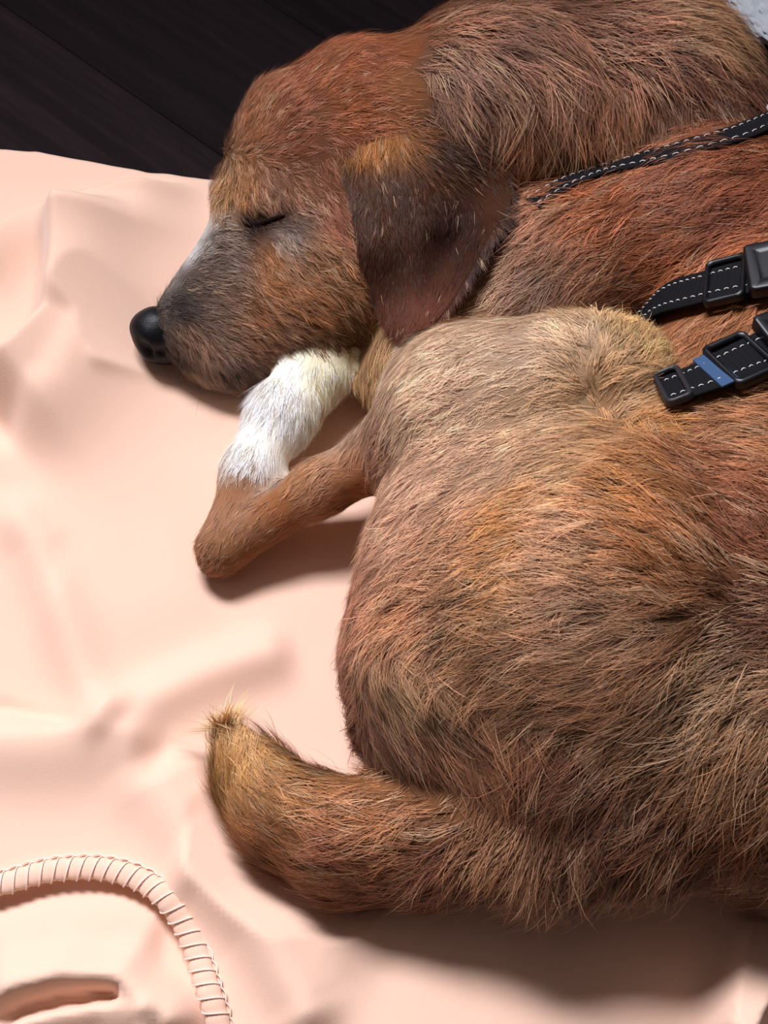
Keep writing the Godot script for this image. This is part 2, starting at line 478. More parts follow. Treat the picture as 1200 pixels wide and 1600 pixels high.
	[8, 590, 215, 0.0, 1.0, 12, 13, "8a572a", 0.15], [8, 530, 205, 0.1, 1.0, 8, 13, "502f19", 0.1], [8, 560, 300, 0.05, 1.0, 9, 13, "412616", 0.05], [8, 620, 300, 0.1, 1.0, 9, 13, "3f2417", 0.05],
	[8, 700, 240, 0.7, 0.4, 11, 13, "412616", 0.05], [8, 660, 170, 0.9, 0.2, 11, 13, "6e401f", 0.05], [8, 770, 290, 0.6, 0.7, 9, 13, "412517", 0.05],
	[8, 700, 350, 0.0, 1.0, 8, 13, "311d17", 0.05], [8, 620, 420, 0.0, 1.0, 8, 13, "382017", 0.05], [8, 640, 500, 0.0, 1.0, 7, 13, "573226", 0.05]]
const PALE := "dcb690"
const TONE := Color(1.36, 1.4, 1.38)

var cp := PackedVector3Array()
var cdir := PackedVector3Array()
var ccol := PackedColorArray()
var cinf: Array[Vector3] = []
var cgroup := PackedInt32Array()
var crange := {}
var ear_first := 0

func read_coat() -> void:
	var rows := COAT.duplicate()
	rows.sort_custom(func(a, b): return a[0] < b[0])
	for row in rows:
		var px: float = row[1]
		var py: float = row[2]
		var hit := trace(px, py)
		if row[0] == EAR:
			var d := ray(px, py)
			var best := 9.0
			for i in range(ear_first, skin_v.size()):
				var off := (skin_v[i] - EYE)
				var miss := (off - d * off.dot(d)).length()
				if miss < best:
					best = miss
					hit = skin_v[i]
		var g: int = row[0]
		cp.append(hit)
		cdir.append(cam_x * float(row[3]) - cam_y * float(row[4]))
		ccol.append(lin(row[7]))
		cinf.append(Vector3(row[5] * 0.001, deg_to_rad(row[6]), row[8]))
		cgroup.append(g)
		if not crange.has(g): crange[g] = Vector2i(cp.size() - 1, cp.size())
		crange[g].y = cp.size()

# which groups' notes a group listens to, its own at full weight
const KIN := {HEAD: [NECK], NECK: [HEAD], FORE: [TRUNK], TRUNK: [THIGH, TAIL, FORE], THIGH: [TRUNK, TAIL, CALF], LEG: [CALF], TAIL: [TRUNK, THIGH], CALF: [THIGH, LEG], EAR: []}
var out_dir := Vector3.ZERO
var out_inf := Vector3.ZERO
var out_col := Color.WHITE

func coat_at(p: Vector3, g: int) -> void:
	var d := Vector3.ZERO
	var q := Vector3.ZERO
	var cr := 0.0
	var cg := 0.0
	var cb := 0.0
	var total := 0.0
	for kin in KIN[g].size() + 1:
		var span: Vector2i = crange[g if kin == 0 else KIN[g][kin - 1]]
		for i in range(span.x, span.y):
			var s := p.distance_squared_to(cp[i]) + 0.00002
			var w := (1.0 if kin == 0 else 0.35) / (s * s)
			total += w
			d += cdir[i] * w
			q += cinf[i] * w
			var c := ccol[i]
			cr += c.r * w
			cg += c.g * w
			cb += c.b * w
	out_dir = d / total
	out_inf = q / total
	out_col = Color(cr / total, cg / total, cb / total)

var bare: Array = []   # [polyline, half width]: fur pressed flat under straps

func under_strap(p: Vector3) -> bool:
	for b in bare:
		var line: PackedVector3Array = b[0]
		for q in line:
			if p.distance_squared_to(q) < b[1] * b[1]: return true
	return false

func grow_coat(dog: Node3D, per_clump: int, spacing: float) -> void:
	var names := {HEAD: "head_fur", NECK: "neck_fur", FORE: "shoulder_fur", TRUNK: "flank_fur", THIGH: "thigh_fur", LEG: "leg_fur", TAIL: "tail_fur", CALF: "calf_fur", EAR: "ear_fur"}
	var short := {HEAD: 0.62, NECK: 1.0, FORE: 0.9, TRUNK: 1.0, THIGH: 0.85, LEG: 0.46, TAIL: 0.9, CALF: 0.75, EAR: 0.34}
	var vs := {}
	var ns := {}
	var cs := {}
	var fs := {}
	for g in names:
		vs[g] = PackedVector3Array()
		ns[g] = PackedVector3Array()
		cs[g] = PackedColorArray()
		fs[g] = PackedInt32Array()
	var pale := lin(PALE)
	var owed := 0.0
	for tri in range(0, skin_f.size(), 3):
		var i0 := skin_f[tri]
		var i1 := skin_f[tri + 1]
		var i2 := skin_f[tri + 2]
		var p0 := skin_v[i0]
		var e1 := skin_v[i1] - p0
		var e2 := skin_v[i2] - p0
		var nm := skin_n[i0] + skin_n[i1] + skin_n[i2]
		var mid := p0 + (e1 + e2) / 3.0
		if nm.y < -1.9 or mid.y < 0.0115 or mid.x > 0.30: continue
		var g := skin_g[i0]
		var sp: float = spacing * short[g]
		var facing := (EYE - mid).normalized().dot(nm.normalized())
		var share := 1.0 if facing > -0.3 else 0.12
		owed += e1.cross(e2).length() * 0.5 / (sp * sp) * share
		while owed >= 1.0:
			owed -= 1.0
			var u := rng.randf()
			var w := rng.randf()
			if u + w > 1.0:
				u = 1.0 - u
				w = 1.0 - w
			var root := p0 + e1 * u + e2 * w
			var n := (skin_n[i0] * (1.0 - u - w) + skin_n[i1] * u + skin_n[i2] * w).normalized()
			if g != NECK and under_strap(root): continue
			coat_at(root, g)
			var flow := (out_dir - n * out_dir.dot(n))
			var parted := clampf(0.4 - flow.length(), 0.0, 0.4)   # where the growth turns, the hair stands up
			if flow.length() < 0.05: flow = n.cross(Vector3(0.3, 0.1, 0.9))
			flow = flow.normalized()
			var side := n.cross(flow)
			var ang := noise.get_noise_3dv(root * 500.0) * (0.3 + out_inf.x * 8.0) + rng.randfn(0.0, 0.08 + parted)
			flow = flow * cos(ang) + side * sin(ang)
			side = n.cross(flow)
			var length := out_inf.x * rng.randf_range(0.7, 1.25)
			var lift := out_inf.y * rng.randf_range(0.3, 1.35) + parted * 1.2
			var sleek := clampf(out_inf.x / 0.014, 0.45, 1.0)
			var bend := rng.randfn(0.0, 0.3) * sleek
			var tone := noise.get_noise_3dv(root * 420.0 + Vector3(7, 3, 1)) * 0.9 + rng.randfn(0.0, 0.45)
			var col := out_col * exp(tone * 0.58 * sleek) * TONE
			if rng.randf() < out_inf.z * 0.6: col = col.lerp(pale, rng.randf_range(0.15, 0.65))
			var hv: PackedVector3Array = vs[g]
			var hn: PackedVector3Array = ns[g]
			var hc: PackedColorArray = cs[g]
			var hf: PackedInt32Array = fs[g]
			var pinch := rng.randf_range(0.05, 0.45)
			for k in per_clump:
				var ox := rng.randfn(0.0, sp * 0.75)
				var oy := rng.randfn(0.0, sp * 0.75)
				var start := root + flow * oy + side * ox - n * 0.0008
				var l := length * rng.randf_range(0.65, 1.1)
				var lf := lift + rng.randfn(0.0, 0.1)
				var bd := bend + rng.randfn(0.0, 0.13)
				var wd := rng.randf_range(0.0001, 0.00018) * (0.6 + l * 22.0)
				var shade := rng.randf_range(0.82, 1.18)
				var stray := rng.randf() < 0.025
				if stray:
					lf += 0.35
					l *= 1.2
				var p := start
				var b := hv.size()
				for s in 4:
					var t := s / 3.0
					var a := bd * t
					var el := lf * (1.0 - t * 0.9) - t * l * 7.0
					var dir := (flow * cos(a) + side * sin(a)) * cos(el) + n * sin(el)
					if s > 0: p += dir * (l / 3.0) - side * (ox * (1.0 - pinch) * 0.33)
					var ww: float = wd * [0.8, 1.0, 0.75, 0.0][s]
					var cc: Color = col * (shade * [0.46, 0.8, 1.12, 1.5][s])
					var across := dir.cross(n).normalized()
					var face := across.cross(dir)
					if s < 3:
						hv.append(p - across * ww)
						hv.append(p + across * ww)
						hn.append((face - across * 0.7).normalized())
						hn.append((face + across * 0.7).normalized())
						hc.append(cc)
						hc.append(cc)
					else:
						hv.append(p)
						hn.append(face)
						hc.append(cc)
				hf.append_array([b, b + 2, b + 1, b + 1, b + 2, b + 3, b + 2, b + 4, b + 3, b + 3, b + 4, b + 5, b + 4, b + 6, b + 5])
			vs[g] = hv
			ns[g] = hn
			cs[g] = hc
			fs[g] = hf
	var m := mat(Color.WHITE, 0.5)
	m.vertex_color_use_as_albedo = true
	m.metallic_specular = 0.35
	m.resource_name = "dog hair"
	var total := 0
	for g in names:
		if vs[g].size() == 0: continue
		total += fs[g].size() / 3
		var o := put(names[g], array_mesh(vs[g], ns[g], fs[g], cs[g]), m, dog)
		tag(o, "", "", "stuff")
	print("hair triangles ", total)

# ---------------------------------------------------------------- blanket
# [points in the picture, height m, width on the far/left side m, width on the near/right side m]
var folds: Array = []
func fold(pts: Array, h: float, wl: float, wr: float) -> void:
	var line := PackedVector2Array()
	for p in pts:
		var q := at(p[0], p[1], 0.012)
		line.append(Vector2(q.x, q.z))
	folds.append([line, h * 1.7, wl, wr])

# distance to a polyline, signed (positive on its right when walking along it), and how near its ends
func off_line(p: Vector2, line: PackedVector2Array) -> Vector3:
	var best := 9.0
	var sgn := 1.0
	var along := 0.0
	for i in line.size() - 1:
		var a := line[i]
		var d := line[i + 1] - a
		var t := clampf((p - a).dot(d) / d.length_squared(), 0.0, 1.0)
		var e := p - a - d * t
		var l := e.length()
		if l < best:
			best = l
			sgn = signf(d.cross(e))
			along = (i + t) / (line.size() - 1)
	return Vector3(best * sgn, along, 0)

var hem_line := PackedVector2Array()
func blanket_height(x: float, z: float) -> float:
	var p := Vector2(x, z)
	var h := 0.0095
	for f in folds:
		var o := off_line(p, f[0])
		var w: float = f[2] if o.x < 0.0 else f[3]
		var q := o.x / w
		if absf(q) > 2.5: continue
		h += f[1] * exp(-q * q) * smoothstep(0.0, 0.18, o.y) * (1.0 - smoothstep(0.82, 1.0, o.y))
	var e := off_line(p, hem_line).x
	h -= 0.010 * smoothstep(-0.0005, 0.0035, e)
	h += noise.get_noise_2d(x * 90.0, z * 90.0) * 0.0012
	h = minf(h, 0.0085 + maxf(field(Vector3(x, 0.013, z)) - 0.001, 0.0) * 0.7)   # pressed down by the dog
	return maxf(h, 0.003)

func build_blanket() -> void:
	fold([[-60, 405], [0, 382], [60, 352], [115, 332], [200, 312], [325, 294]], 0.012, 0.007, 0.030)
	fold([[112, 330], [112, 400], [106, 470], [92, 530], [40, 585], [-40, 640]], 0.026, 0.05, 0.012)
	fold([[135, 500], [70, 600], [-40, 690]], -0.006, 0.014, 0.020)
	fold([[140, 585], [200, 578], [300, 570]], 0.003, 0.008, 0.008)
	fold([[-20, 760], [60, 850], [110, 990], [150, 1110], [200, 1140]], 0.006, 0.014, 0.014)
	fold([[120, 1135], [220, 1105], [310, 1062], [400, 1030], [470, 1010]], 0.006, 0.014, 0.014)
	fold([[-60, 1165], [60, 1160], [160, 1158], [260, 1170]], 0.008, 0.012, 0.022)
	fold([[-30, 1095], [60, 1118], [130, 1135]], -0.002, 0.004, 0.004)
	fold([[225, 1180], [255, 1240], [300, 1310], [400, 1385], [520, 1460], [620, 1490]], 0.006, 0.016, 0.018)
	fold([[260, 1335], [330, 1375], [400, 1450], [470, 1560], [500, 1640]], 0.008, 0.014, 0.014)
	fold([[1210, 1440], [1180, 1500], [1140, 1580], [1110, 1660]], 0.030, 0.013, 0.009)
	fold([[60, 40 + 880], [200, 960], [330, 900]], 0.002, 0.03, 0.03)
	fold([[-60, 1500], [60, 1450], [180, 1440], [270, 1470]], 0.005, 0.018, 0.018)
	fold([[-60, 1585], [30, 1545], [100, 1528], [190, 1535], [260, 1585], [290, 1650]], 0.013, 0.014, 0.006)
	fold([[-30, 1602], [40, 1574], [90, 1561], [150, 1552], [195, 1552]], -0.010, 0.003, 0.004)
	fold([[-40, 1610], [60, 1580], [160, 1568], [220, 1590], [250, 1640]], 0.010, 0.005, 0.012)
	var hem_px := [[-90, 1398], [0, 1374], [60, 1356], [110, 1350], [160, 1352], [212, 1368], [252, 1396], [282, 1436], [302, 1482], [318, 1530], [334, 1580], [346, 1640], [352, 1700]]
	var pts := []
	for p in hem_px:
		pts.append(at(p[0], p[1], 0.02))
	var hem := spline(pts, 6)
	for p in hem: hem_line.append(Vector2(p.x, p.z))
	var edge_px := [[-900, 150], [-400, 190], [-150, 208], [0, 229], [55, 233], [110, 244], [165, 252], [230, 266], [290, 271], [335, 276], [480, 290], [700, 300], [1000, 310], [1500, 320]]
	var edge := []
	for p in edge_px:
		edge.append(at(p[0], p[1], 0.010))
	var nx := 270
	var nz := 250
	var v := PackedVector3Array()
	var uv := PackedVector2Array()
	var f := PackedInt32Array()
	var x0 := -0.45
	var x1 := 0.33
	for j in nz + 1:
		for i in nx + 1:
			var x := lerpf(x0, x1, float(i) / nx)
			var k := 0
			while k < edge.size() - 2 and edge[k + 1].x < x: k += 1
			var ez: float = lerpf(edge[k].z, edge[k + 1].z, clampf((x - edge[k].x) / (edge[k + 1].x - edge[k].x), 0.0, 1.0))
			ez += noise.get_noise_1d(x * 300.0) * 0.0012
			if j == 0:
				v.append(Vector3(x, 0.0012, ez - 0.0008))
			elif j == 1:
				v.append(Vector3(x, 0.0045, ez - 0.0014))
			else:
				var t := float(j - 2) / (nz - 2)
				var z := lerpf(ez, 0.37, t)
				var lip := smoothstep(0.0, 0.004, z - ez)
				v.append(Vector3(x, lerpf(0.0075, blanket_height(x, z), lip), z))
			uv.append(Vector2(v[v.size() - 1].x, v[v.size() - 1].z) * 8.0)
	for j in nz:
		for i in nx:
			var a := j * (nx + 1) + i
			f.append_array([a, a + 1, a + nx + 1, a + 1, a + nx + 2, a + nx + 1])
	var b := thing("fleece_blanket")
	tag(b, "pale pink fleece blanket spread on the floor under the sleeping dog, with soft folds", "blanket")
	var m := mat(Color("efc8b0"), 0.95)
	m.metallic_specular = 0.15
	m.rim_enabled = true
	m.rim = 0.7
	m.rim_tint = 0.0
	var fz := FastNoiseLite.new()
	fz.seed = 5
	fz.frequency = 0.35
	fz.fractal_octaves = 3
	var tx := NoiseTexture2D.new()
	tx.width = 512
	tx.height = 512
	tx.seamless = true
	tx.as_normal_map = true
	tx.bump_strength = 2.0
	tx.noise = fz
	m.normal_enabled = true
	m.normal_texture = tx
	m.normal_scale = 0.15
	m.resource_name = "fleece"
	put("sheet", array_mesh(v, normals(v, f), f, PackedColorArray(), uv), m, b)
	# the serged edge: a soft roll with thread looped round it
	var roll := Builder.new()
	var path := PackedVector3Array()
	for p in even(hem, 0.0016):
		var q := Vector2(p.x, p.z)
		path.append(Vector3(p.x, blanket_height(p.x, p.z) + 0.0005, p.z))
	for it in 6:
		for i in range(1, path.size() - 1): path[i] = (path[i - 1] + path[i] * 2.0 + path[i + 1]) * 0.25
	var rings := []
	for i in path.size():
		var d := (path[mini(i + 1, path.size() - 1)] - path[maxi(i - 1, 0)]).normalized()
		var x := d.cross(Vector3.UP).normalized()
		var y := x.cross(d)
		var ring := PackedVector3Array()
		var pinch := 0.9 + 0.16 * absf(sin(i * PI / 4.0 + 0.3))
		for k in 14:
			var w := -TAU * k / 14
			ring.append(path[i] + (x * cos(w) * 0.0053 + y * sin(w) * 0.0032) * pinch)
		rings.append(ring)
	roll.loft(rings)
	put("hem", array_mesh(roll.v, normals(roll.v, roll.f), roll.f), m, b)
	var th := Builder.new()
	var step := 4
	var i := 2
	while i < path.size() - 6:
		var d := (path[i + 2] - path[i]).normalized()
		var x := d.cross(Vector3.UP).normalized()
		var y := x.cross(d)
		var loop := PackedVector3Array()
		for k in 11:
			var w := lerpf(-0.35, PI + 0.5, k / 10.0)
			var adv: Vector3 = path[i].lerp(path[i + 4], k / 10.0)
			loop.append(adv + x * cos(w) * 0.0059 + y * sin(w) * 0.0038)
		th.tube(loop, 0.00042, 0.00042, 5)
		var link := PackedVector3Array()
		for k in 7:
			var adv: Vector3 = path[i].lerp(path[i + 4], k / 6.0)
			link.append(adv - x * (0.0057 + 0.0011 * sin(PI * k / 6.0)) + y * 0.0006)
		th.tube(link, 0.0004, 0.0004, 5)
		i += step
	var tm := mat(Color("f6dccf"), 0.6)
	tm.resource_name = "overlock thread"
	tag(put("overlock_thread", array_mesh(th.v, normals(th.v, th.f), th.f), tm, b), "pale thread looped over the hem", "", "stuff")

# ---------------------------------------------------------------- floor and room
func build_room() -> void:
	var floor_node := thing("floor")
	tag(floor_node, "dark brown wooden plank floor beyond the blanket", "floor", "structure")
	var grain := Image.create(1024, 128, false, Image.FORMAT_RGB8)
	var gn := FastNoiseLite.new()
	gn.seed = 21
	gn.frequency = 0.02
	gn.fractal_octaves = 4
	for y in 128:
		for x in 1024:
			var k := gn.get_noise_2d(x * 0.12, y * 4.0) * 0.5 + gn.get_noise_2d(x * 0.9, y * 9.0 + 400.0) * 0.35 + gn.get_noise_2d(x * 0.05 + 90.0, y * 1.2) * 0.4
			var c := Color("181213").lerp(Color("261d1e"), clampf(0.45 + k, 0.0, 1.0))
			grain.set_pixel(x, y, c)
	var tx := ImageTexture.create_from_image(grain)
	var sub := BoxMesh.new()
	sub.size = Vector3(4.9, 0.1, 3.9)
	var so := put("subfloor", sub, mat(Color("1a1414"), 0.9), floor_node)
	so.position = Vector3(0.25, -0.0571, 0.8)
	# planks run along the seam seen in the picture from the top left corner down towards the dog's brow
	var a := at(20, 18, 0.0)
	var b := at(330, 232, 0.0)
	var along := (b - a).normalized()
	var turn := atan2(-along.z, along.x)
	var across := Vector3(-along.z, 0, along.x)
	var wide := 0.128
	var mats := []
	for k in 4:
		var m := mat(Color.WHITE.darkened([0.0, 0.12, 0.2, 0.06][k]), 0.65)
		m.albedo_texture = tx
		m.metallic_specular = 0.12
		m.uv1_scale = Vector3(1, 1, 1)
		m.uv1_offset = Vector3(0.23 * k, 0.31 * k, 0)
		m.resource_name = "dark stained plank"
		mats.append(m)
	var mesh := plank_mesh(1.2, wide - 0.0002, 0.007)
	for r in range(-10, 12):
		for c in range(-2, 3):
			var mid := a + across * (wide * (r + 0.5)) + along * (c * 1.2012 + fposmod(r * 0.437, 1.0) * 1.2 - 0.3)
			if absf(mid.x - 0.6) > 1.5 or absf(mid.z - 0.6) > 1.5: continue
			var o := put("plank", mesh, mats[posmod(r * 3 + c, 4)], floor_node)
			o.position = Vector3(mid.x, -0.0071, mid.z)
			o.rotation.y = turn
	var wall := mat(Color("564e48"), 0.9)
	wall.resource_name = "painted wall"
	var boxes := {"wall_far": [], "wall_left": [[Vector3(-2.05, 1.25, 0.85), Vector3(0.1, 2.5, 3.7)]], "wall_right": [[Vector3(2.65, 1.25, 0.85), Vector3(0.1, 2.5, 3.7)]],
		"wall_near": [[Vector3(0.3, 1.25, 2.65), Vector3(4.8, 2.5, 0.1)]], "ceiling": [[Vector3(0.3, 2.55, 0.85), Vector3(4.8, 0.1, 3.7)]]}
	# the far wall round its window opening: x -1.0 to 0.0, y 1.2 to 2.35
	boxes["wall_far"] = [[Vector3(-0.5, 0.6, -0.95), Vector3(1.0, 1.2, 0.1)], [Vector3(-0.5, 2.425, -0.95), Vector3(1.0, 0.15, 0.1)], [Vector3(1.35, 1.25, -0.95), Vector3(2.7, 2.5, 0.1)], [Vector3(-1.55, 1.25, -0.95), Vector3(1.1, 2.5, 0.1)]]
	for name_ in boxes:
		var st := SurfaceTool.new()
		st.begin(Mesh.PRIMITIVE_TRIANGLES)
		for d in boxes[name_]:
			var bm := BoxMesh.new()
			bm.size = d[1]
			st.append_from(bm, 0, Transform3D(Basis(), d[0]))
		tag(put(name_, st.commit(), wall, self), "", "", "structure")
	var wn := thing("window_1", Vector3(-0.5, 1.775, -0.95))
	tag(wn, "", "", "structure")
	var fm := mat(Color("f0eeea"), 0.4)
	var st2 := SurfaceTool.new()
	st2.begin(Mesh.PRIMITIVE_TRIANGLES)
	for d in [[Vector3(0, 0.55, 0), Vector3(1.0, 0.05, 0.06)], [Vector3(0, -0.55, 0), Vector3(1.0, 0.05, 0.06)], [Vector3(0.475, 0, 0), Vector3(0.05, 1.05, 0.06)], [Vector3(-0.475, 0, 0), Vector3(0.05, 1.05, 0.06)]]:
		var bm := BoxMesh.new()
		bm.size = d[1]
		st2.append_from(bm, 0, Transform3D(Basis(), d[0]))
	put("window_frame", st2.commit(), fm, wn)
	var pane := mat(Color(1, 1, 1, 0.05), 0.02)
	pane.transparency = BaseMaterial3D.TRANSPARENCY_ALPHA
	var pm := BoxMesh.new()
	pm.size = Vector3(0.9, 1.05, 0.006)
	put("pane", pm, pane, wn)

func plank_mesh(l: float, w: float, h: float) -> ArrayMesh:
	var c := 0.0005
	var v := PackedVector3Array()
	var uv := PackedVector2Array()
	var f := PackedInt32Array()
	var prof := [[-w * 0.5, 0.0], [-w * 0.5, h - c], [-w * 0.5 + c, h], [w * 0.5 - c, h], [w * 0.5, h - c], [w * 0.5, 0.0]]
	for k in prof.size() - 1:
		for e in [prof[k], prof[k + 1]]:
			for s in [-0.5, 0.5]:
				v.append(Vector3(l * s, e[1], e[0]))
				uv.append(Vector2(s + 0.5, e[0] / w + 0.5))
		var q := k * 4
		f.append_array([q, q + 1, q + 2, q + 1, q + 3, q + 2])
	for s in [-0.5, 0.5]:
		var q := v.size()
		for e in prof:
			v.append(Vector3(l * s, e[1], e[0]))
			uv.append(Vector2(s + 0.5, e[0] / w + 0.5))
		for k in range(1, prof.size() - 1):
			if s > 0: f.append_array([q, q + k, q + k + 1])
			else: f.append_array([q, q + k + 1, q + k])
	var st := SurfaceTool.new()
	st.begin(Mesh.PRIMITIVE_TRIANGLES)
	for i in f:
		st.set_uv(uv[i])
		st.set_smooth_group(-1)
		st.add_vertex(v[i])
	st.generate_normals()
	return st.commit()

# ---------------------------------------------------------------- nose, eye, whiskers
func build_nose(dog: Node3D) -> void:
	var mid := at(250, 526, 0.031)
	var fwd := (at(246, 527, 0.030) - at(470, 400, 0.058)).normalized()
	var up := (Vector3(-0.35, 0.75, -0.75) - fwd * fwd.dot(Vector3(-0.35, 0.75, -0.75))).normalized()
	var side := fwd.cross(up)
	if side.dot(cam_z) < 0.0: side = -side     # the side turned to the viewer
	var rows := 40
	var cols := 64
	var v := PackedVector3Array()
	var f := PackedInt32Array()
	for j in rows + 1:
		for i in cols:
			var th := PI * j / rows
			var ph := TAU * i / cols
			var d := Vector3(cos(th), sin(th) * cos(ph), sin(th) * sin(ph))   # forward, up, side
			var q := Vector3(signf(d.x) * pow(absf(d.x), 0.85), signf(d.y) * pow(absf(d.y), 0.85), signf(d.z) * pow(absf(d.z), 0.9))
			var r := Vector3(0.0150, 0.0182, 0.0160)
			r.z *= 1.0 - 0.25 * smoothstep(0.0, -1.0, d.y)          # narrower below
			var p := q * r
			p.x -= 0.0035 * smoothstep(-0.2, -1.0, d.y)              # lower edge set back
			p.x += 0.0012 * smoothstep(0.3, 0.9, d.y)
			var dent := 0.0
			for s in [-1.0, 1.0]:
				var c := Vector3(0.52, -0.12, 0.84 * s).normalized()
				dent += 0.0042 * exp(-pow((d - c).length() / 0.24, 2.0))
				var slit := Vector3(0.12, -0.3, 0.95 * s).normalized()
				dent += 0.0026 * exp(-pow((d - slit).length() / 0.17, 2.0))
				var wing := Vector3(0.2, 0.18, 0.95 * s).normalized()
				dent -= 0.0012 * exp(-pow((d - wing).length() / 0.3, 2.0))
			dent += 0.0014 * exp(-pow(d.z / 0.09, 2.0)) * smoothstep(0.2, 0.6, d.x) * smoothstep(0.3, -0.3, d.y)   # the groove down the middle
			p -= d * dent
			v.append(mid + fwd * p.x + up * p.y + side * p.z)
	for j in rows:
		for i in cols:
			var a := j * cols + i
			var b := j * cols + (i + 1) % cols
			f.append_array([a, b, a + cols, b, b + cols, a + cols])
	var n := normals(v, f)
	var m := mid
	if n[rows / 2 * cols].dot(v[rows / 2 * cols] - m) < 0.0:
		for i in range(0, f.size(), 3):
			var k := f[i]
			f[i] = f[i + 1]
			f[i + 1] = k
		n = normals(v, f)
	var leather := mat(Color("0c0d11"), 0.45)
	leather.metallic_specular = 0.35
	leather.resource_name = "nose leather"
	var cells := FastNoiseLite.new()
	cells.seed = 3
	cells.noise_type = FastNoiseLite.TYPE_CELLULAR
	cells.frequency = 0.09
	var tx := NoiseTexture2D.new()
	tx.width = 256
	tx.height = 256
	tx.seamless = true
	tx.as_normal_map = true
	tx.bump_strength = 3.0
	tx.noise = cells
	leather.normal_enabled = true
	leather.normal_texture = tx
	leather.normal_scale = 0.5
	leather.uv1_triplanar = true
	leather.uv1_scale = Vector3.ONE * 40.0
	tag(put("nose", array_mesh(v, n, f), leather, dog), "black leathery nose tip")
	# whiskers
	var wb := Builder.new()
	for k in 9:
		var root := trace(rng.randf_range(290, 370), rng.randf_range(520, 585))
		var g := gradient(root)
		var dir := (cam_x * rng.randf_range(-0.1, 0.9) - cam_y * rng.randf_range(0.1, 1.0) + g * 0.7).normalized()
		var pts := PackedVector3Array()
		var l := rng.randf_range(0.02, 0.035)
		for i in 7:
			var t := i / 6.0
			pts.append(root + dir * l * t + Vector3(0, -0.006, 0) * t * t)
		wb.tube(pts, 0.00013, 0.00003, 5)
	tag(put("whiskers", array_mesh(wb.v, normals(wb.v, wb.f), wb.f), mat(Color("3a2c26"), 0.5), dog), "", "", "stuff")

func build_eye(dog: Node3D) -> void:
	var pts := []
	for p in [[380, 348], [392, 351], [406, 350], [420, 345], [434, 340], [446, 337]]:
		var q := trace(p[0], p[1])
		pts.append(q + gradient(q) * 0.0008)
	var path := spline(pts, 4)
	var b := Builder.new()
	var rings := []
	for i in path.size():
		var d := (path[mini(i + 1, path.size() - 1)] - path[maxi(i - 1, 0)]).normalized()
		var up := gradient(path[i])
		var x := d.cross(up).normalized()
		var r := 0.0003 + 0.0008 * pow(sin(PI * (i + 0.5) / path.size()), 0.6)
		var ring := PackedVector3Array()
		for k in 10:
			var w := -TAU * k / 10
			ring.append(path[i] + x * cos(w) * r + up * sin(w) * r * 0.7)
		rings.append(ring)
	b.loft(rings)
	var m := mat(Color("1d1311"), 0.9)
	m.metallic_specular = 0.1
	put("eyelid", array_mesh(b.v, normals(b.v, b.f), b.f), m, dog)
	var l := Builder.new()
	for k in 26:
		var t := rng.randf_range(0.15, 0.95)
		var p := path[int(t * (path.size() - 1))]
		var up := gradient(p)
		var dir := (cam_x * rng.randf_range(0.1, 0.9) - cam_y * rng.randf_range(0.5, 1.1) + up * 0.7).normalized()
		var pp := PackedVector3Array()
		for i in 5:
			var q := i / 4.0
			pp.append(p + dir * 0.006 * q + up * 0.001 * sin(q * PI))
		l.tube(pp, 0.0001, 0.00003, 4)
	tag(put("eyelashes", array_mesh(l.v, normals(l.v, l.f), l.f), m, dog), "", "", "stuff")

# ---------------------------------------------------------------- harness
# a strap's centre line laid on the coat: [points, outward normals]
func lay(px: Array, off: float, calm := 40) -> Array:
	var raw := []
	for p in px:
		if p is Vector3:
			raw.append(p)
			continue
		var q := trace(p[0], p[1])
		raw.append(q + gradient(q) * (off + (p[2] * 0.001 if p.size() > 2 else 0.0)))
	var line := even(spline(raw, 8), 0.00036)
	for it in calm:
		for i in range(1, line.size() - 1): line[i] = (line[i - 1] + line[i] * 2.0 + line[i + 1]) * 0.25
	var nn := PackedVector3Array()
	for p in line: nn.append(gradient(p))
	for it in calm * 2:
		for i in range(1, nn.size() - 1): nn[i] = (nn[i - 1] + nn[i] + nn[i + 1]).normalized()
	return [line, nn]

func frame_at(path: Array, px: float, py: float) -> Transform3D:   # x along the strap, y outward, z across
	var line: PackedVector3Array = path[0]
	var d := ray(px, py)
	var best := 9.0
	var k := 0
	for i in line.size():
		var o := line[i] - EYE
		var miss := (o - d * o.dot(d)).length()
		if miss < best:
			best = miss
			k = i
	var x := (line[mini(k + 8, line.size() - 1)] - line[maxi(k - 8, 0)]).normalized()
	var n: Vector3 = path[1][k]
	var z := x.cross(n).normalized()
	return Transform3D(Basis(x, z.cross(x), z), line[k])

